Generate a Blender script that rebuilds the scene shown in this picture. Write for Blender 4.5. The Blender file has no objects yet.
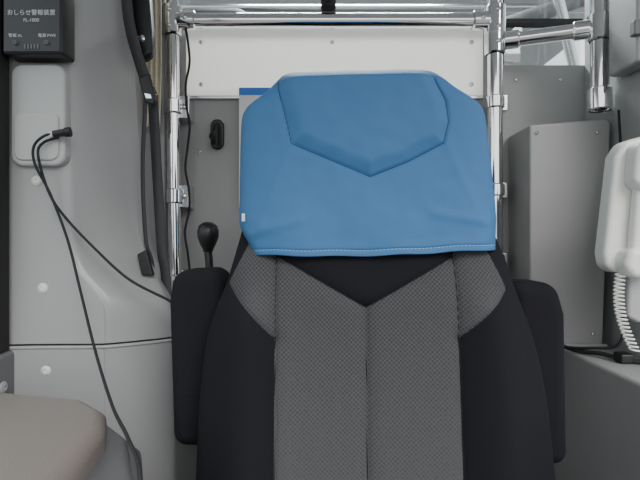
import bpy, bmesh, math
import numpy as np
from mathutils import Vector, noise

EYE = 1.10      # camera height above the floor; everything is modelled relative to eye level, then lifted
TOP = []        # top level objects

# ------------------------------------------------------------------ materials
def mat(name, col, rough=0.6, metal=0.0, bump=0.0, bscale=300, var=0.0, vscale=6, spec=0.5, sheen=0.0):
    m = bpy.data.materials.new(name); m.use_nodes = True
    nt = m.node_tree; b = nt.nodes['Principled BSDF']
    b.inputs['Base Color'].default_value = (*col, 1)
    b.inputs['Roughness'].default_value = rough
    b.inputs['Metallic'].default_value = metal
    b.inputs['Specular IOR Level'].default_value = spec
    b.inputs['Sheen Weight'].default_value = sheen
    tc = nt.nodes.new('ShaderNodeTexCoord')
    if bump:
        n = nt.nodes.new('ShaderNodeTexNoise'); n.inputs['Scale'].default_value = bscale
        nt.links.new(tc.outputs['Object'], n.inputs['Vector'])
        bp = nt.nodes.new('ShaderNodeBump'); bp.inputs['Strength'].default_value = bump
        bp.inputs['Distance'].default_value = 0.001
        nt.links.new(n.outputs['Fac'], bp.inputs['Height']); nt.links.new(bp.outputs['Normal'], b.inputs['Normal'])
    if var:
        n = nt.nodes.new('ShaderNodeTexNoise'); n.inputs['Scale'].default_value = vscale
        nt.links.new(tc.outputs['Object'], n.inputs['Vector'])
        mx = nt.nodes.new('ShaderNodeMix'); mx.data_type = 'RGBA'
        mx.inputs[6].default_value = (*[c*(1-var) for c in col], 1)
        mx.inputs[7].default_value = (*[min(1, c*(1+var)) for c in col], 1)
        nt.links.new(n.outputs['Fac'], mx.inputs[0]); nt.links.new(mx.outputs[2], b.inputs['Base Color'])
    return m

M_grey   = mat('plastic_grey', (.37,.37,.37), .40, bump=.25, bscale=500, var=.05)
M_grey_l = mat('plastic_light_grey', (.38,.38,.378), .30, bump=.10, bscale=500, var=.04)
M_grey_d = mat('plastic_dark_grey', (.16,.165,.17), .55, bump=.2, bscale=500)
M_part   = mat('partition_grey', (.34,.34,.33), .5, bump=.15, bscale=400, var=.05)
M_box    = mat('painted_steel_grey', (.37,.37,.36), .40, bump=.1, bscale=300, var=.04)
M_chrome = mat('chrome', (.92,.92,.93), .08, 1.0)
M_steel  = mat('brushed_steel', (.68,.68,.69), .25, 1.0)
M_black  = mat('black_plastic', (.012,.012,.013), .4)
M_rubber = mat('black_rubber', (.015,.015,.016), .7)
M_gap    = mat('dark_gap', (.06,.06,.062), .9)
M_blackfab = mat('black_fabric', (.013,.013,.016), .95, bump=.6, bscale=900, spec=.2)
M_seamblk = mat('seam_thread_black', (.005,.005,.006), .95)
M_belt   = mat('belt_webbing', (.055,.055,.06), .7, bump=.5, bscale=700)
M_leather= mat('taupe_leather', (.215,.185,.168), .42, bump=.6, bscale=350, var=.05)
M_tray   = mat('console_grey', (.12,.12,.125), .42, bump=.2)
M_white  = mat('white_plastic', (.80,.80,.75), .32)
M_paper  = mat('white_paper', (.8,.8,.8), .8)
M_tape   = mat('blue_tape', (.03,.2,.65), .5)
M_curtain= mat('cream_curtain', (.75,.70,.55), .9, bump=.3)
M_floor  = mat('floor_vinyl', (.10,.10,.105), .7, bump=.3, var=.1)
M_ceil   = mat('ceiling_trim', (.70,.70,.69), .8, bump=.2)
M_text   = mat('white_print', (.75,.75,.75), .6)

def translucent(name, col):
    m = bpy.data.materials.new(name); m.use_nodes = True
    nt = m.node_tree; b = nt.nodes['Principled BSDF']; b.inputs['Base Color'].default_value=(*col,1); b.inputs['Roughness'].default_value=.3
    t = nt.nodes.new('ShaderNodeBsdfTranslucent'); t.inputs[0].default_value=(*col,1)
    mx = nt.nodes.new('ShaderNodeMixShader'); mx.inputs[0].default_value=.5
    nt.links.new(b.outputs[0],mx.inputs[1]); nt.links.new(t.outputs[0],mx.inputs[2])
    nt.links.new(mx.outputs[0],nt.nodes['Material Output'].inputs[0]); return m
M_cream  = translucent('milky_acrylic', (.95,.95,.92))

def glass(name, col=(.9,.95,.95)):
    m = bpy.data.materials.new(name); m.use_nodes = True
    nt = m.node_tree; nt.nodes.clear()
    o = nt.nodes.new('ShaderNodeOutputMaterial'); t = nt.nodes.new('ShaderNodeBsdfTransparent')
    g = nt.nodes.new('ShaderNodeBsdfGlossy'); mx = nt.nodes.new('ShaderNodeMixShader')
    t.inputs[0].default_value = (*col,1); g.inputs['Roughness'].default_value = .02
    mx.inputs[0].default_value = .08
    nt.links.new(t.outputs[0], mx.inputs[1]); nt.links.new(g.outputs[0], mx.inputs[2])
    nt.links.new(mx.outputs[0], o.inputs[0]); return m
M_glass = glass('window_glass')

# ------------------------------------------------------------------ mesh helpers
def link(ob):
    bpy.context.scene.collection.objects.link(ob); return ob

def mesh_obj(name, verts, faces, m=None, smooth=True):
    me = bpy.data.meshes.new(name); me.from_pydata([tuple(v) for v in verts], [], faces); me.update()
    bm = bmesh.new(); bm.from_mesh(me); bmesh.ops.recalc_face_normals(bm, faces=bm.faces); bm.to_mesh(me); bm.free()
    for p in me.polygons: p.use_smooth = smooth
    ob = link(bpy.data.objects.new(name, me))
    if m: me.materials.append(m)
    return ob

def bevel(ob, w, seg=4):
    md = ob.modifiers.new('bev', 'BEVEL'); md.width = w; md.segments = seg; md.limit_method = 'ANGLE'
    md.angle_limit = math.radians(35)
    wn = ob.modifiers.new('wn', 'WEIGHTED_NORMAL'); wn.keep_sharp = True
    return ob

def box(name, x0, x1, y0, y1, z0, z1, m, bev=0.0, seg=4):
    v = [(x,y,z) for x in (x0,x1) for y in (y0,y1) for z in (z0,z1)]
    f = [(0,1,3,2),(4,6,7,5),(0,4,5,1),(2,3,7,6),(0,2,6,4),(1,5,7,3)]
    ob = mesh_obj(name, v, f, m, smooth=bool(bev))
    if bev: bevel(ob, bev, seg)
    return ob

def prism(name, pts, axis, a0, a1, m, bev=0.0, seg=3):
    """extrude polygon pts along an axis ('x': pts=(y,z), 'y': pts=(x,z), 'z': pts=(x,y))"""
    def mk(p, a):
        return {'x': (a,p[0],p[1]), 'y': (p[0],a,p[1]), 'z': (p[0],p[1],a)}[axis]
    n = len(pts)
    v = [mk(p,a0) for p in pts]+[mk(p,a1) for p in pts]
    f = [tuple(range(n)), tuple(range(2*n-1,n-1,-1))]+[(i,(i+1)%n,n+(i+1)%n,n+i) for i in range(n)]
    ob = mesh_obj(name, v, f, m, smooth=bool(bev))
    if bev: bevel(ob, bev, seg)
    return ob

def catmull(pts, k=10):
    P = [Vector(p) for p in pts]; P = [P[0]*2-P[1]]+P+[P[-1]*2-P[-2]]
    out = []
    for i in range(1, len(P)-2):
        for j in range(k):
            t = j/k; a,b,c,d = P[i-1],P[i],P[i+1],P[i+2]
            out.append(.5*((2*b)+(c-a)*t+(2*a-5*b+4*c-d)*t*t+(3*b-a-3*c+d)*t**3))
    out.append(P[-2]); return out

def tube(name, pts, r, m, smooth=True, n=16, cap=True, r2=None):
    P = catmull(pts) if smooth and len(pts) > 2 else [Vector(p) for p in pts]
    V=[];F=[]; nrm=None
    for i,p in enumerate(P):
        t = (P[min(i+1,len(P)-1)]-P[max(i-1,0)]).normalized()
        if nrm is None:
            nrm = t.orthogonal().normalized()
        nrm = (nrm - t*nrm.dot(t)).normalized(); bi = t.cross(nrm)
        rr = r if r2 is None else r+(r2-r)*i/(len(P)-1)
        for k in range(n):
            a = 2*math.pi*k/n; V.append(p+nrm*math.cos(a)*rr+bi*math.sin(a)*rr)
    for i in range(len(P)-1):
        for k in range(n):
            F.append((i*n+k, i*n+(k+1)%n, (i+1)*n+(k+1)%n, (i+1)*n+k))
    if cap:
        F.append(tuple(range(n))); F.append(tuple(range((len(P)-1)*n, len(P)*n)))
    ob = mesh_obj(name, V, F, m)
    md = ob.modifiers.new('es','EDGE_SPLIT'); md.split_angle = math.radians(50)
    return ob

def lathe(name, prof, origin, axis, m, n=32):
    """prof: list of (radius, distance along axis)"""
    ax = Vector(axis).normalized(); u = ax.orthogonal().normalized(); w = ax.cross(u); o = Vector(origin)
    V=[];F=[]
    for r,h in prof:
        for k in range(n):
            a=2*math.pi*k/n; V.append(o+ax*h+(u*math.cos(a)+w*math.sin(a))*max(r,1e-5))
    for i in range(len(prof)-1):
        for k in range(n): F.append((i*n+k,i*n+(k+1)%n,(i+1)*n+(k+1)%n,(i+1)*n+k))
    ob = mesh_obj(name, V, F, m)
    md = ob.modifiers.new('es','EDGE_SPLIT'); md.split_angle = math.radians(40)
    return ob

def ribbon(name, pts, width, dirv, th, m, k=10):
    P = catmull(pts, k); d = Vector(dirv).normalized()*width/2
    V=[];F=[]
    for p in P: V += [p-d, p+d]
    for i in range(len(P)-1): F.append((2*i,2*i+1,2*i+3,2*i+2))
    ob = mesh_obj(name,V,F,m); md = ob.modifiers.new('s','SOLIDIFY'); md.thickness=th; md.offset=0
    return ob

def rrect(x0,x1,z0,z1,r,n=6):
    o=[]
    for cx,cz,a0 in ((x1-r,z1-r,0),(x0+r,z1-r,90),(x0+r,z0+r,180),(x1-r,z0+r,270)):
        for i in range(n+1):
            a=math.radians(a0+90*i/n); o.append((cx+r*math.cos(a),cz+r*math.sin(a)))
    return o

def group(name, parts):
    e = link(bpy.data.objects.new(name, None)); e.empty_display_size=.05
    for p in parts: p.parent = e
    TOP.append(e); return e

def top(ob): TOP.append(ob); return ob

def screw(name, x, y, z, r, m=M_white, axis=(0,-1,0)):
    return lathe(name, [(r,0),(r,.0015),(r*.8,.004),(r*.35,.005),(r*.3,.003),(0,.003)], (x,y,z), axis, m, 20)

# ------------------------------------------------------------------ 2D helpers
def seg_dist(X, Z, poly):
    d = np.full(X.shape, 1e9)
    for (ax,az),(bx,bz) in zip(poly[:-1], poly[1:]):
        L = (bx-ax)**2+(bz-az)**2+1e-12
        t = np.clip(((X-ax)*(bx-ax)+(Z-az)*(bz-az))/L, 0, 1)
        d = np.minimum(d, np.hypot(X-ax-t*(bx-ax), Z-az-t*(bz-az)))
    return d
def inside(X, Z, poly):
    c = np.zeros(X.shape, bool)
    for (ax,az),(bx,bz) in zip(poly, poly[1:]+poly[:1]):
        cond = ((az>Z)!=(bz>Z)) & (X < (bx-ax)*(Z-az)/(bz-az+1e-12)+ax)
        c ^= cond
    return c
def sdf(X, Z, poly):
    d = seg_dist(X,Z,poly+[poly[0]]); return np.where(inside(X,Z,poly), d, -d)
def sstep(a,b,x):
    t=np.clip((x-a)/(b-a),0,1); return t*t*(3-2*t)

# ------------------------------------------------------------------ DRIVER SEAT
UO = .00156   # outline template unit (m)
UF = .00146   # front face template unit (m)
def TO(l): return [((a-320)*UO,(240-b)*UO) for a,b in l]
def TF(l): return [((a-320)*UF,(240-b)*UF) for a,b in l]

YM = lambda z: .79+np.where(z<0, .10*z, .04*z)

def smooth_keys(rows, vals, zs, sig=.010):
    z = [(240-r)*UO for r in rows][::-1]; v = vals[::-1]
    zz = np.linspace(min(z)-.05, max(z)+.05, 1500); vv = np.interp(zz, z, v)
    k = int(sig/(zz[1]-zz[0])*3); g = np.exp(-.5*(np.arange(-k,k+1)/(k/3+1e-9))**2); g/=g.sum()
    vv = np.convolve(np.pad(vv,k,mode='edge'), g, 'valid')
    return np.interp(zs, zz, vv)

def shell(name, zs, L, R, DF, DB, frontfun, n=2.8, N=260, NB=40, cap=True):
    """closed padded form: rows zs; left/right outlines; front/back half depth"""
    nz=len(zs)
    tf = np.linspace(-1,1,N); s = np.sin(tf*math.pi/2)
    tb = np.linspace(1,-1,NB)[1:-1]; sb = np.sin(tb*math.pi/2)
    S = np.concatenate([s,sb]); front = np.concatenate([np.ones(N,bool), np.zeros(NB-2,bool)])
    X = ((L+R)/2)[:,None]+((R-L)/2)[:,None]*S[None,:]
    Z = np.repeat(zs[:,None], len(S), 1)
    prof = np.clip(1-np.abs(S)**n,0,1)**(1/n)
    Y = YM(Z)+np.where(front[None,:], -DF[:,None]*prof[None,:], DB[:,None]*prof[None,:])
    w = np.where(front, np.clip(prof*1.15,0,1), 0)[None,:]
    Y = Y + frontfun(X,Z)*w
    M=len(S)
    V = np.stack([X,Y,Z],-1).reshape(-1,3)
    F=[]
    for i in range(nz-1):
        a=i*M; b=a+M
        for j in range(M):
            k=(j+1)%M; F.append((a+j,a+k,b+k,b+j))
    if cap:
        F.append(tuple(range(M)))
    F.append(tuple(range((nz-1)*M,nz*M)))
    ob = mesh_obj(name, V, F, None)
    return ob, X, Z

def add_attr(ob, name, arr):
    a = ob.data.attributes.new(name,'FLOAT','POINT'); a.data.foreach_set('value', arr.reshape(-1).astype(np.float32))

# top part outline (headrest)
rows_h=[69,71,75,85,93,100,106,113,122,150,180,200,222,232,243,256]
Lh=[296,288,284,277,269,258,250,245.5,244,242.5,241.5,241,240,244,250,256]
Rh=[429,436,441,449,459,470,479,485,487,490,492,493.5,494,493,492,491]
tl=lambda v:[(a-320)*UO for a in v]

# --- backrest
zs = np.concatenate([np.linspace(-.63,-.42,40)[:-1], np.linspace(-.42,.24,250), np.array([.247,.252,.256,.2585])])
rows_b=[72,76,85,93,100,106,113,122,150,180,200,225,240,255,285,300,330,360,400,480,560,645]
Lb=[304,292,284,277,266,257,252,250,248,247,246,243,239,235,227,220,210,206,203,201,201,206]
Rb=[420,433,442,452,463,472,478,481,485,488,489,492,497,504,511,516,527,534,540,545,545,540]
L=smooth_keys(rows_b, tl(Lb), zs); R=smooth_keys(rows_b, tl(Rb), zs)
topf = np.sqrt(np.clip((.262-zs)/.03,0,1))
topf = np.where(zs>.232, topf, 1)
DF = (.047+.018*sstep(.02,-.10,zs))*topf ; DB = .045*topf
gC = TF([(275,256),(366,308),(456,257),(458,700),(277,700)])
gL = TF([(275.5,236),(250,236),(226,284),(240,300),(275.5,338)])
gR = TF([(456.5,236),(486,236),(507,290),(492,305),(457,338)])
seams = [TF([(275,240),(276,340),(277,700)]), TF([(456,240),(457,340),(458,700)]),
         TF([(275,256),(366,308),(456,257)]), TF([(226,284),(240,300),(275.5,338)]), TF([(507,290),(492,305),(457,338)]),
         TF([(366,308),(366,700)])]
cx=.072
def back_front(X,Z):
    y=np.zeros(X.shape)
    xx=np.abs(X-cx)
    low=sstep(.0,-.12,Z)
    y -= .030*np.exp(-((xx-.185)/.045)**2)*low         # side bolsters
    y += .010*np.exp(-(xx/.12)**2)*low
    for i,sm in enumerate(seams):
        d=seg_dist(X,Z,sm)
        y += .0035*np.exp(-(d/.0028)**2)+.004*np.exp(-(d/.012)**2)
    return y
back,X,Z = shell('backrest', zs, L, R, DF, DB, back_front)
s_all = np.maximum(np.maximum(sdf(X,Z,gC), sdf(X,Z,gL)), sdf(X,Z,gR))
add_attr(back,'grey', s_all)
add_attr(back,'seam', np.min([seg_dist(X,Z,q) for q in seams],axis=0))

def seat_fabric():
    m=bpy.data.materials.new('seat_fabric'); m.use_nodes=True; nt=m.node_tree; b=nt.nodes['Principled BSDF']
    N=nt.nodes.new; Lk=nt.links.new
    a=N('ShaderNodeAttribute'); a.attribute_name='grey'
    g=N('ShaderNodeMath'); g.operation='GREATER_THAN'; g.inputs[1].default_value=0; Lk(a.outputs['Fac'],g.inputs[0])
    tc=N('ShaderNodeTexCoord')
    vo=N('ShaderNodeTexVoronoi'); vo.inputs['Scale'].default_value=220; vo.inputs['Randomness'].default_value=.1
    mp=N('ShaderNodeMapping'); mp.inputs['Rotation'].default_value=(0,math.radians(45),0); mp.inputs['Scale'].default_value=(1,.05,1)
    Lk(tc.outputs['Object'],mp.inputs['Vector']); Lk(mp.outputs['Vector'],vo.inputs['Vector'])
    cr=N('ShaderNodeValToRGB'); cr.color_ramp.elements[0].position=.1; cr.color_ramp.elements[0].color=(.036,.036,.039,1)
    cr.color_ramp.elements[1].position=.6; cr.color_ramp.elements[1].color=(.082,.082,.085,1)
    Lk(vo.outputs['Distance'],cr.inputs['Fac'])
    mx=N('ShaderNodeMix'); mx.data_type='RGBA'; mx.inputs[6].default_value=(.011,.011,.014,1)
    Lk(g.outputs[0],mx.inputs[0]); Lk(cr.outputs['Color'],mx.inputs[7])
    a2=N('ShaderNodeAttribute'); a2.attribute_name='seam'
    l=N('ShaderNodeMath'); l.operation='LESS_THAN'; l.inputs[1].default_value=.0009; Lk(a2.outputs['Fac'],l.inputs[0])
    mx2=N('ShaderNodeMix'); mx2.data_type='RGBA'; mx2.inputs[7].default_value=(.015,.015,.016,1)
    Lk(l.outputs[0],mx2.inputs[0]); Lk(mx.outputs[2],mx2.inputs[6]); Lk(mx2.outputs[2],b.inputs['Base Color'])
    b.inputs['Roughness'].default_value=.95; b.inputs['Specular IOR Level'].default_value=.2
    bp=N('ShaderNodeBump'); bp.inputs['Strength'].default_value=.35; bp.inputs['Distance'].default_value=.001
    Lk(vo.outputs['Distance'],bp.inputs['Height']); Lk(bp.outputs['Normal'],b.inputs['Normal'])
    return m
back.data.materials.append(seat_fabric())

armL = prism('armrest_a', [(-.238,-.05),(-.160,-.046),(-.150,-.10),(-.155,-.335),(-.238,-.335),(-.245,-.10)], 'y', .80,.90, M_blackfab, .022,6)
armR = prism('armrest_b', [(.305,-.066),(.384,-.070),(.398,-.12),(.402,-.365),(.31,-.365),(.31,-.12)], 'y', .80,.90, M_blackfab, .022,6)
sLa = box('armrest_seam_a', -.222,-.175,.7990,.81,-.246,-.2445,M_seamblk)
sRa = box('armrest_seam_b', .33,.380,.7990,.81,-.290,-.2885,M_seamblk)
pivL = lathe('armrest_pivot_a',[(.03,0),(.03,.06),(0,.06)],(-.20,.85,-.31),(1,0,0),M_black)
pivR = lathe('armrest_pivot_b',[(.03,0),(.03,.06),(0,.06)],(.30,.85,-.33),(1,0,0),M_black)
cush = box('seat_cushion', -.19,.335,.22,.76,-.68,-.56,M_blackfab,.05,8)
cpan = box('cushion_panel', -.07,.215,.24,.70,-.58,-.552,mat('grey_fabric',(.06,.06,.063),.95,bump=.6,bscale=500),.012,4)
ped = box('seat_pedestal', -.10,.25,.30,.72,-1.0,-.67,M_black,.02)
basep = box('seat_base_plate', -.15,.30,.26,.78,-1.10,-1.0,M_grey_d,.01)
hingeL= box('recliner_hinge_a', -.20,-.17,.70,.80,-.70,-.50,M_black,.01)
hingeR= box('recliner_hinge_b', .315,.345,.70,.80,-.70,-.50,M_black,.01)
group('driver_seat',[back,armL,armR,sLa,sRa,pivL,pivR,cush,cpan,ped,basep,hingeL,hingeR])

# --- headrest cover (blue)
zc = np.concatenate([np.linspace(-.0225,.240,195), np.array([.246,.252,.257,.261,.264,.2655])])
L=smooth_keys(rows_h, tl(Lh), zc,.0038); R=smooth_keys(rows_h, tl(Rh), zc,.0038)
topf=np.where(zc>.240, np.sqrt(np.clip((.267-zc)/.027,0,1)), 1)
DF=.056*topf; DB=.054*topf
pl=[(279,60),(281,85),(288,115),(293,141),(330,158),(372,177),(410,163),(448,144),(454,122),(452,100),(443,80),(438,60)]
pill=TF(pl)
cseams=[TF(pl)]
hem=[((240-320)*UF,-.0145),((500-320)*UF,-.0145)]
def cov_front(X,Z):
    y=-.007*sstep(-.002,.024,sdf(X,Z,pill))
    d=seg_dist(X,Z,cseams[0]); y+=.0024*np.exp(-(d/.0020)**2)+.0012*np.exp(-(d/.008)**2)
    low=sstep(.12,-.02,Z)
    y+=-.009*low
    y+= .0015*np.sin(X*46+Z*14)*low + .0006*np.sin(X*95-Z*60)*low
    for (ax,az),(bx,bz),amp in (((-.04,.14),(-.10,.0),.0014),((.19,.14),(.25,.0),.0014),((-.105,.01),(-.03,.03),.0020),((.25,.02),(.17,.035),.0020)):
        y-=amp*np.exp(-(seg_dist(X,Z,[(ax,az),(bx,bz)])/.008)**2)
    d2=seg_dist(X,Z,hem); y+=.0018*np.exp(-(d2/.0018)**2)
    return y
cover,X,Z=shell('headrest_cover', zc, L,R,DF,DB,cov_front,n=4.2,cap=False)
add_attr(cover,'seam',seg_dist(X,Z,cseams[0])); add_attr(cover,'hem',np.abs(Z+.0145))
for v in cover.data.vertices:
    k=max(0,min(1,(.03-v.co.z)/.05)); v.co.z += k*(-.0022*math.cos((v.co.x-.07)*16)+.0008*math.sin(v.co.x*70))
    v.co += Vector((0,.0020*noise.noise(v.co*16)+.0011*noise.noise(v.co*42),0))
def cover_mat():
    m=bpy.data.materials.new('blue_cover_fabric'); m.use_nodes=True; nt=m.node_tree; b=nt.nodes['Principled BSDF']
    N=nt.nodes.new; Lk=nt.links.new
    tc=N('ShaderNodeTexCoord'); n=N('ShaderNodeTexNoise'); n.inputs['Scale'].default_value=7; Lk(tc.outputs['Object'],n.inputs['Vector'])
    mx=N('ShaderNodeMix'); mx.data_type='RGBA'; mx.inputs[6].default_value=(.044,.150,.325,1); mx.inputs[7].default_value=(.050,.168,.355,1)
    Lk(n.outputs['Fac'],mx.inputs[0])
    a=N('ShaderNodeAttribute'); a.attribute_name='seam'; l=N('ShaderNodeMath'); l.operation='LESS_THAN'; l.inputs[1].default_value=.0009
    Lk(a.outputs['Fac'],l.inputs[0]); m2=N('ShaderNodeMix'); m2.data_type='RGBA'; m2.inputs[7].default_value=(.012,.055,.14,1)
    Lk(l.outputs[0],m2.inputs[0]); Lk(mx.outputs[2],m2.inputs[6])
    a3=N('ShaderNodeAttribute'); a3.attribute_name='hem'; l3=N('ShaderNodeMath'); l3.operation='LESS_THAN'; l3.inputs[1].default_value=.0006
    Lk(a3.outputs['Fac'],l3.inputs[0])
    sx=N('ShaderNodeSeparateXYZ'); Lk(tc.outputs['Object'],sx.inputs[0])
    mu=N('ShaderNodeMath'); mu.operation='MULTIPLY'; mu.inputs[1].default_value=1100; Lk(sx.outputs[0],mu.inputs[0])
    si=N('ShaderNodeMath'); si.operation='SINE'; Lk(mu.outputs[0],si.inputs[0])
    gt=N('ShaderNodeMath'); gt.operation='GREATER_THAN'; gt.inputs[1].default_value=-.4; Lk(si.outputs[0],gt.inputs[0])
    an=N('ShaderNodeMath'); an.operation='MULTIPLY'; Lk(gt.outputs[0],an.inputs[0]); Lk(l3.outputs[0],an.inputs[1])
    m3=N('ShaderNodeMix'); m3.data_type='RGBA'; m3.inputs[7].default_value=(.24,.42,.62,1); Lk(an.outputs[0],m3.inputs[0]); Lk(m2.outputs[2],m3.inputs[6])
    Lk(m3.outputs[2],b.inputs['Base Color']); b.inputs['Roughness'].default_value=.68; b.inputs['Specular IOR Level'].default_value=.35
    n2=N('ShaderNodeTexNoise'); n2.inputs['Scale'].default_value=900; Lk(tc.outputs['Object'],n2.inputs['Vector'])
    bp=N('ShaderNodeBump'); bp.inputs['Strength'].default_value=.35; bp.inputs['Distance'].default_value=.001
    Lk(n2.outputs['Fac'],bp.inputs['Height']); Lk(bp.outputs['Normal'],b.inputs['Normal'])
    return m
cover.data.materials.append(cover_mat())
md=cover.modifiers.new('s','SOLIDIFY'); md.thickness=.0025; md.offset=-1
cover.rotation_euler=(0,math.radians(-1.3),0)
tag=box('fabric_tag',-.1155,-.111,.742,.752,.030,.042,M_paper,.001); tag.parent=cover
top(cover)

# ------------------------------------------------------------------ PARTITION (wall_back)
Y=1.25
parts=[box('partition_panel', -.3875,.45,Y,Y+.03,-1.10,.352,M_part),
       box('partition_panel_right', .45,.70,Y,Y+.03,-1.10,.437,M_box),
       box('panel_edge_strip', -.335,.405,Y-.012,Y,.350,.358,M_steel,.002),
       box('upright_a',-.3875,-.3325,Y,Y+.03,.352,.545,M_part), box('upright_b',.405,.45,Y,Y+.03,.352,.545,M_part),
       box('header_strip',-.3325,.405,Y,Y+.03,.530,.545,M_box)]
group('wall_back',parts)
cp=box('acrylic_panel', -.3325,.405,Y-.010,Y-.001,.358,.530,M_cream,.003)
riv=[screw('rivet_%d'%i,x,Y-.010,z,.006,M_steel) for i,(x,z) in enumerate([(-.295,.385),(-.295,.49),(.375,.385),(.375,.49),(.03,.49)])]
group('partition_upper_panel',[cp]+riv)
group('partition_rivets',[screw('rivet_%d'%i,x,Y,z,.005,M_steel) for i,(x,z) in enumerate([(-.30,.22),(-.30,.02),(.49,.40),(.49,.10),(.49,.25),(.49,-.05),(.60,.40)])])

# paper and tape
group('paper_sheet',[box('sheet',-.200,-.02,Y-.015,Y-.012,.08,.368,M_paper), box('tape',-.200,-.11,Y-.0165,Y-.0150,.358,.376,M_tape)])

# hook
hk=[prism('hook_base', rrect(-.272,-.239,.225,.300,.016), 'y', Y-.012,Y,M_black,.004),
    tube('hook_arm',[(-.255,Y-.01,.285),(-.255,Y-.03,.275),(-.255,Y-.036,.25),(-.255,Y-.045,.235),(-.255,Y-.06,.245)],.007,M_black),
    lathe('hook_tip',[(0,-.010),(.007,-.007),(.010,0),(.007,.007),(0,.010)],(-.255,Y-.06,.247),(0,0,1),M_black)]
group('coat_hook',hk)

# rails --------------------------------------------------------------
def clamp(name,p,axis,r,l,m=M_chrome):
    p=Vector(p); a=Vector(axis).normalized()
    return lathe(name,[(r*.86,-l/2),(r,-l/2+.003),(r,l/2-.003),(r*.86,l/2),(0,l/2)],p,a,m)
P=[]
P.append(tube('pole_left',[(-.356,1.2,.80),(-.350,1.2,.1),(-.336,1.2,-.5),(-.33,1.2,-1.1)],.0155,M_chrome))
P.append(tube('pole_right',[(.42,1.2,.80),(.42,1.2,-1.1)],.018,M_chrome,False))
P.append(tube('rail_top',[(-.356,1.2,.526),(.42,1.2,.526)],.018,M_chrome,False))
P.append(tube('rail_right',[(.42,1.2,.475),(.627,1.12,.475)],.0165,M_chrome,False))
P.append(tube('pole_stub',[(.627,1.12,.80),(.627,1.12,.30)],.020,M_chrome,False))
P.append(clamp('stub_socket',(.627,1.12,.315),(0,0,1),.0255,.05))
P.append(clamp('stub_collar',(.627,1.12,.475),(0,0,1),.026,.06))
P.append(clamp('collar_left',(-.356,1.2,.526),(0,0,1),.023,.07))
P.append(clamp('collar_left_h',(-.32,1.2,.526),(1,0,0),.0225,.045))
P.append(clamp('collar_right',(.42,1.2,.526),(0,0,1),.025,.07))
P.append(clamp('collar_right_h',(.385,1.2,.526),(1,0,0),.0225,.04))
P.append(clamp('collar_right_b',(.42,1.2,.47),(0,0,1),.0245,.05))
P.append(clamp('collar_right_c',(.455,1.187,.475),(.207,-.08,0),.021,.035))
P.append(clamp('collar_stub_h',(.592,1.133,.475),(.207,-.08,0),.021,.035))
for i,z in enumerate((.32,.105,-.10)):
    P.append(clamp('pole_clamp_%d'%i,(-.352+.004*i,1.2,z),(0,0,1),.020,.035))
    P.append(box('clamp_plate_%d'%i,-.340,-.314,1.20,1.25,z-.028,z+.028,M_steel,.003))
    P.append(screw('clamp_bolt_%d'%i,-.327,1.20,z,.007,M_steel))
for i,z in enumerate((.33,.12,-.05)):
    P.append(clamp('rpole_clamp_%d'%i,(.42,1.2,z),(0,0,1),.022,.03))
    P.append(box('rclamp_plate_%d'%i,.425,.452,1.20,1.25,z-.02,z+.02,M_steel,.003))
for i,(x,z) in enumerate([(-.320,.526),(.385,.526),(.42,.545),(.42,.505),(.42,.47),(-.356,.545),(-.356,.507)]):
    P.append(screw('bolt_%d'%i,x,1.2-.0225,z,.006,M_steel))
group('grab_rail_frame',P)
pts=[(-.316,1.175,.50)]
for i in range(12):
    pts.append((-.314+.006*math.sin(i*1.9),1.185+.004*math.cos(i*2.3),.47-.05*i))
top(tube('wiring_cable',pts,.0028,M_rubber,n=8))

# upper window above partition & things behind
wn=[box('frame_bottom',-.39,.66,1.255,1.285,.545,.556,M_gap), box('frame_top',-.39,.66,1.255,1.285,.79,.82,M_gap),
    box('frame_b',.45,.462,1.255,1.285,.437,.79,M_gap),
    box('pane',-.39,.66,1.268,1.271,.556,.79,M_glass), box('pane_b',.462,.66,1.268,1.271,.437,.556,M_glass)]
group('window_1',wn)
group('luggage_rack',[tube('rack_bar_a',[(-.9,2.1,.975),(1.3,2.1,.975)],.018,M_steel,False),
    tube('rack_bar_b',[(.75,1.75,1.2),(1.05,1.9,.3)],.02,M_steel,False),
    tube('rack_bar_c',[(.6,1.9,.78),(1.3,2.0,1.05)],.03,M_grey_d,False)])
def bag(name,x,y,z,w,h,d,m):
    b=box(name,x-w/2,x+w/2,y,y+d,z,z+h,m,.05,6); return b
group('passenger_seat',[bag('seat_top',-.42,1.75,-.1,.34,.93,.12,M_rubber), bag('legs_frame',-.42,1.78,-1.1,.30,1.02,.10,M_grey_d), bag('cushion',-.42,1.85,-.62,.40,.14,.45,M_rubber)])
group('mirror_bracket',[tube('arm',[(.02,1.19,.56),(.02,1.18,.60),(.02,1.19,.80)],.010,M_black), clamp('bracket_clamp',(.02,1.2,.565),(1,0,0),.018,.035,M_black)])

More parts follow.
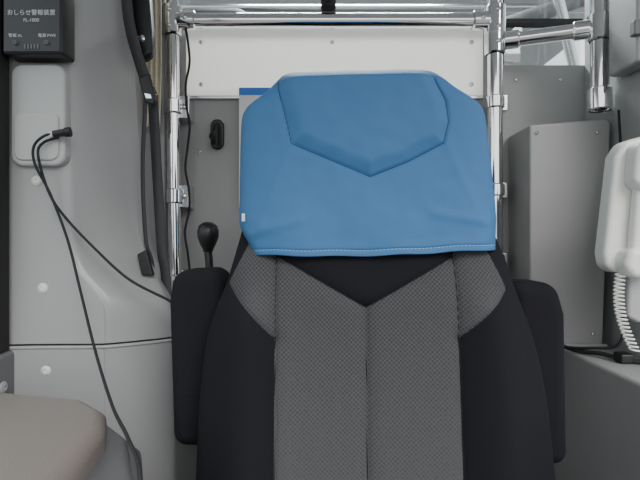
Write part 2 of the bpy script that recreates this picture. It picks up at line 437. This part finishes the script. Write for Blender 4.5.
# ------------------------------------------------------------------ LEFT PILLAR TRIM
def loft(name, zs, prof, m):
    V=[];F=[]; n=None
    for z in zs:
        p=catmull([(a,b,0) for a,b in prof(z)],8); n=len(p); V+= [(q.x,q.y,z) for q in p]
    for i in range(len(zs)-1):
        for j in range(n-1): F.append((i*n+j,i*n+j+1,(i+1)*n+j+1,(i+1)*n+j))
    return mesh_obj(name,V,F,m)
zk=[-.24,-.20,-.165,-.13,-.09,-.05,-.01,.06,.2,.4,.75]
rk=[-.306,-.306,-.308,-.320,-.345,-.370,-.385,-.396,-.402,-.414,-.43]
zz=np.linspace(-.3,.8,600); rr=np.interp(zz,zk,rk); g=np.exp(-.5*(np.linspace(-3,3,31))**2); g/=g.sum()
rr=np.convolve(np.pad(rr,15,mode='edge'),g,'valid')
def Rz(z): return float(np.interp(z,zz,rr))
def prof_up(z):
    R=Rz(z); k=min(1,max(0,(R+.40)/.088)); k=k*k*(3-2*k)
    b=-.495+.08*k
    return [(-.605,.965),(-.60,.968),(-.55,.973),(b-.02,.976),(b-.004,.979),(b+.012,.990-.004*k),((b+R)/2,1.040-.030*k),(R-.006,1.105-.06*k),(R,1.12-.04*k),(R,1.16),(R,1.26)]
up=loft('upper_trim', np.linspace(-.202,.80,120), prof_up, M_grey_l)
def lip(z):
    return [(x-.004 if x>-.5 else x,y+.006) for x,y in prof_up(-.2)]
low=loft('lower_trim', [-1.1,-.8,-.5,-.3,-.2085,-.2070], lambda z:[(x+.001,y-.004) for x,y in prof_up(-.2)], M_grey)
gap=loft('seam_gap', [-.2080,-.2010], lip, M_gap)
lipm=tube('lower_lip',[(x+.001,y-.0035,-.2085) for x,y in prof_up(-.2)][:-1],.0035,M_grey_l,n=10)
scr=[screw('screw_cap_%d'%i,x,y,z,.0105,M_white) for i,(x,y,z) in enumerate([(-.552,.974,.115),(-.54,.975,-.094),(-.532,.972,-.2535)])]
group('pillar_trim',[up,low,gap,lipm]+scr)

# recessed handle cover on the pillar
M_cov=mat('cover_plastic',(.52,.52,.51),.4,bump=.1)
cvp=[prism('cover_plate', rrect(-.592,-.489,.142,.338,.022,8),'y',.957,.985,M_cov,.006),
     prism('cover_inner', rrect(-.584,-.499,.152,.245,.016,8),'y',.953,.959,M_cov,.003)]
group('belt_adjuster_cover',cvp)

# alarm control box
dev=[box('housing',-.588,-.476,.925,.975,.344,.475,M_black,.006),
     box('faceplate',-.584,-.481,.9235,.926,.349,.470,mat('device_face',(.03,.03,.034),.35))]
for i,(x,z) in enumerate([(-.562,.364),(-.504,.364)]):
    dev.append(screw('button_%d'%i,x,.9235,z,.0045,M_grey_d))
def text(name,s,x,z,size,y=.9228):
    c=bpy.data.curves.new(name,'FONT'); c.body=s; c.size=size; c.align_x='CENTER'; c.extrude=.0001
    o=link(bpy.data.objects.new(name,c)); o.location=(x,y,z); o.rotation_euler=(math.pi/2,0,0); c.materials.append(M_text); return o
dev+=[text('label_1','おしらせ警報装置',-.533,.416,.0112),text('label_2','FL-1000',-.533,.403,.009),text('label_3','警報 AL',-.562,.375,.0075),text('label_4','電源 PWR',-.504,.375,.0075)]
for i in range(5): dev.append(box('grille_%d'%i,-.546+i*.006,-.543+i*.006,.922,.9236,.353,.361,M_grey_d))
group('alarm_control_box',dev)

# cables
c1=[(-.490,.940,.200),(-.515,.935,.195),(-.535,.935,.175),(-.534,.937,.142),(-.509,.945,.085),(-.477,.945,0),(-.446,.93,-.093),(-.3825,.85,-.187),(-.312,.75,-.2475),(-.238,.62,-.246),(-.198,.55,-.262),(-.19,.5,-.34),(-.19,.48,-.5)]
c2=[(-.494,.945,.194),(-.520,.940,.183),(-.530,.94,.16),(-.517,.95,.095),(-.49,.955,.0475),(-.4275,.955,-.019),(-.361,.95,-.076),(-.281,.95,-.118),(-.25,.98,-.15),(-.24,1.0,-.3)]
plug=[tube('plug_body',[(-.500,.940,.199),(-.478,.938,.202)],.007,M_black,False),
      tube('plug_tip',[(-.508,.940,.197),(-.500,.940,.199)],.0055,M_white,False),
      tube('plug_head',[(-.478,.938,.202),(-.468,.939,.203)],.009,M_black,False)]
group('power_cable',[tube('cord',c1,.0026,M_rubber,n=8),tube('cord_2',c2,.0026,M_rubber,n=8)]+plug)

# ------------------------------------------------------------------ SEAT BELT + trim behind
top(box('pillar_inner_trim',-.455,-.372,1.20,1.27,-1.1,.78,M_grey_l,.008))
def curtain():
    V=[];F=[];n=40;m=30
    for i in range(m+1):
        z=.26+.5*i/m; w=.042-.010*math.exp(-((z-.26)/.08)**2)
        for j in range(n+1):
            t=j/n; V.append((-.385+(t-.5)*w,1.15+.007*math.sin(t*22+z*3),z))
    for i in range(m):
        for j in range(n):
            a=i*(n+1)+j; F.append((a,a+1,a+n+2,a+n+1))
    o=mesh_obj('curtain',V,F,M_curtain); md=o.modifiers.new('s','SOLIDIFY'); md.thickness=.002; return o
top(curtain())
d=(1,-.6,0)
sb=[ribbon('webbing_upper',[(-.405,1.03,.62),(-.395,1.03,.46),(-.372,1.04,.36),(-.353,1.05,.305)],.030,d,.002,M_belt),
    ribbon('webbing_lower',[(-.353,1.055,.305),(-.352,1.08,.15),(-.345,1.09,-.02),(-.335,1.09,-.10),(-.325,1.09,-.4)],.024,(1,-.3,0),.002,M_belt),
    ribbon('webbing_return',[(-.362,1.04,.30),(-.376,1.06,.15),(-.376,1.08,.0),(-.366,1.10,-.08),(-.35,1.10,-.4)],.010,(1,-.5,0),.002,M_belt),
    prism('d_ring',[(-.375,.335),(-.352,.345),(-.338,.290),(-.345,.278),(-.362,.285)],'y',1.030,1.042,M_black,.004),
    prism('d_ring_slot',[(-.362,.303),(-.348,.300),(-.346,.291),(-.358,.291)],'y',1.028,1.044,M_chrome,.001),
    prism('belt_anchor',[(-.405,.62),(-.365,.60),(-.352,.44),(-.352,.39),(-.375,.375),(-.398,.43)],'y',1.045,1.075,M_black,.010,5),
    lathe('anchor_bolt',[(.009,0),(.009,.004),(.006,.007),(0,.007)],(-.374,1.045,.42),(0,-1,0),M_chrome),
    prism('lower_anchor',[(-.385,-.03),(-.365,-.02),(-.350,-.075),(-.375,-.075)],'y',1.05,1.062,M_black,.003)]
group('seat_belt',sb)

# ------------------------------------------------------------------ GEAR LEVER
gl=[lathe('knob',[(0,.036),(.010,.035),(.018,.029),(.0215,.018),(.021,.006),(.016,-.008),(.011,-.018),(.009,-.024),(0,-.024)],(-.224,1.0,0),(0,0,1),M_black),
    tube('stem',[(-.224,1.0,-.02),(-.220,1.0,-.10),(-.212,1.0,-.55)],.008,M_black),
    lathe('boot',[(.012,.10),(.02,.08),(.018,.07),(.03,.05),(.028,.04),(.05,.01),(.055,0)],(-.212,1.0,-.55),(0,0,1),M_rubber),
    box('pedestal',-.29,-.14,.93,1.08,-1.1,-.55,M_grey_d,.01)]
group('gear_lever',gl)

# ------------------------------------------------------------------ RIGHT SIDE
group('wall_right',[box('upper_panel',.66,.70,.90,1.25,-.245,.80,M_grey,.004),
                    box('lower_panel',.54,.70,-.6,1.249,-1.1,-.242,M_grey,.008)])
M_cab=mat('cabinet_grey',(.33,.33,.32),.36,bump=.1,var=.05)
cab=[prism('body',[(.470,-.236),(.470,.258),(.644,.272),(.652,.26),(.634,-.236)],'y',1.12,1.249,M_cab,.005),
     box('base_flange',.466,.640,1.112,1.249,-.2415,-.232,M_grey_l,.002)]
cab+= [screw('cab_screw_%d'%i,x,1.12,z,.004,M_steel) for i,(x,z) in enumerate([(.62,.24),(.485,.24),(.485,-.21),(.61,-.21)])]
group('equipment_cabinet',cab)
group('hinge_box',[box('housing',.622,.659,.98,1.08,.35,.62,M_box,.006),box('latch',.612,.64,.972,.99,.40,.43,M_grey_d,.003),
    screw('hinge_bolt',.64,.98,.375,.007,M_steel),screw('hinge_bolt_b',.64,.98,.47,.007,M_steel)])

# telephone
ph=[prism('cradle',[(.480,.152),(.530,.165),(.545,.14),(.545,-.05),(.466,-.050),(.452,-.042),(.449,-.02),(.466,.13)],'y',.765,.80,M_white,.008,5),
    prism('handset_earpiece',[(.482,.145),(.53,.15),(.538,.085),(.50,.065),(.476,.085)],'y',.735,.77,M_white,.010,5),
    prism('handset_grip',[(.488,.09),(.515,.09),(.510,-.025),(.478,-.025)],'y',.745,.765,M_white,.008,5),
    prism('handset_mouthpiece',[(.470,-.012),(.52,-.015),(.52,-.052),(.476,-.058),(.462,-.040)],'y',.735,.775,M_white,.010,5),
    prism('lower_bracket',[(.492,-.05),(.535,-.05),(.530,-.12),(.508,-.130),(.490,-.12)],'y',.775,.80,M_grey_l,.006,4)]
co=[]
for i in range(440):
    t=i/439; a=t*2*math.pi*20
    bx=.468-.006*math.sin(t*math.pi)+.022*t*t; bz=-.050-.118*t
    co.append((bx+.0065*math.cos(a),.757+.0065*math.sin(a),bz))
ph.append(tube('coiled_cord',co,.0015,M_white,False,n=6))
for o in ph: o.location.x-=.013
ph+=[box('wall_bracket',.515,.659,.80,.83,-.05,.13,M_grey_d,.005),
    box('bracket_plate',.64,.659,.80,.92,-.05,.13,M_grey_d,.005)]
group('telephone_handset',ph)
group('floor_wiring',[tube('wire_a',[(.53,1.10,-.232),(.55,1.06,-.236),(.575,1.02,-.232),(.60,.98,-.236),(.63,.96,-.235)],.0045,M_rubber,n=8),
    tube('wire_b',[(.52,1.11,-.236),(.56,1.04,-.225),(.60,1.0,-.205),(.605,1.0,-.12),(.62,1.02,.05),(.645,1.08,.28)],.003,M_rubber,n=8),
    box('connector',.585,.612,.97,1.0,-.241,-.222,M_black,.004)])

# ------------------------------------------------------------------ LEFT CONSOLE ARMREST
arm=[prism('tray',[(-.588,.20),(-.588,.83),(-.45,.83),(-.34,.80),(-.25,.70),(-.195,.56),(-.19,.20)],'z',-1.1,-.285,M_tray,.02,6),
     prism('tray_rim',[(-.588,.21),(-.588,.815),(-.45,.815),(-.35,.785),(-.265,.69),(-.208,.56),(-.203,.21)],'z',-.30,-.272,M_tray,.012,5),
     prism('cushion',[(-.588,.22),(-.588,.785),(-.50,.80),(-.36,.765),(-.303,.71),(-.276,.64),(-.260,.50),(-.252,.22)],'z',-.29,-.240,M_leather,.018,8)]
group('armrest_console',arm)

# ------------------------------------------------------------------ SHELL
wl=[box('sill_panel',-.66,-.590,-.8,1.0,-1.1,-.212,M_grey_d,.01),
    box('header',-.66,-.60,-.8,1.3,.66,.80,M_grey,.005),
    box('rear_part',-.66,-.602,.985,1.3,-1.1,.66,M_grey)]
wl.append(screw('sill_knob',-.590,.93,-.275,.012,M_grey,(1,0,0)))
group('wall_left',wl)
group('window_2',[box('seal_rear',-.64,-.593,.925,.957,-.211,.66,M_rubber,.004),box('seal_bottom',-.64,-.60,-.8,.92,-.214,-.20,M_rubber),
    box('glass_pane',-.632,-.628,-.8,.92,-.20,.66,M_glass),box('seal_front',-.64,-.60,-.8,-.77,-.2,.66,M_rubber)])
top(box('floor',-.70,1.4,-.9,4.5,-1.13,-1.10,M_floor))
group('ceiling',[box('cab_ceiling',-.70,.75,-.2,1.24,.82,.85,M_ceil),box('cabin_ceiling',-.90,1.6,1.25,4.5,1.25,1.28,M_ceil)])
lf=box('added_fill_box',-.35,.55,1.85,2.0,1.22,1.25,M_white,.01)  # unseen box, added only to go with the acrylic panel's fill light
group('added_fill_fixture',[lf])

for o in TOP: o.location.z += EYE

# ------------------------------------------------------------------ light + camera
w=bpy.data.worlds.new('World'); bpy.context.scene.world=w; w.use_nodes=True
nt=w.node_tree; bg=nt.nodes['Background']
tc=nt.nodes.new('ShaderNodeTexCoord'); sx=nt.nodes.new('ShaderNodeSeparateXYZ'); nt.links.new(tc.outputs['Generated'],sx.inputs[0])
cr=nt.nodes.new('ShaderNodeValToRGB'); e=cr.color_ramp.elements
e[0].position=.42; e[0].color=(.24,.24,.25,1); e[1].position=.55; e[1].color=(.98,.985,1.0,1)
mr=nt.nodes.new('ShaderNodeMapRange'); mr.inputs[1].default_value=-1; mr.inputs[2].default_value=1
nt.links.new(sx.outputs[2],mr.inputs[0]); nt.links.new(mr.outputs[0],cr.inputs[0]); nt.links.new(cr.outputs[0],bg.inputs[0])
bg.inputs[1].default_value=1.75
s=bpy.data.lights.new('sun','SUN'); s.energy=2.4; s.angle=math.radians(32); so=link(bpy.data.objects.new('sun',s))
so.rotation_euler=(math.radians(55),0,math.radians(24))
a=bpy.data.lights.new('panel_fill_light','AREA'); a.shape='RECTANGLE'; a.size=.9; a.size_y=.12; a.energy=60; ao=link(bpy.data.objects.new('panel_fill_light',a))  # added fill light, brightens the milky acrylic panel from behind
ao.location=(.1,1.92,1.21+EYE); ao.rotation_euler=(math.radians(-25),0,0)

cam=bpy.data.cameras.new('camera'); co=link(bpy.data.objects.new('camera',cam)); cam.lens=28.125; cam.sensor_width=36
cam.clip_start=.02
co.location=(0,0,EYE); co.rotation_euler=(math.pi/2,0,0); bpy.context.scene.camera=co
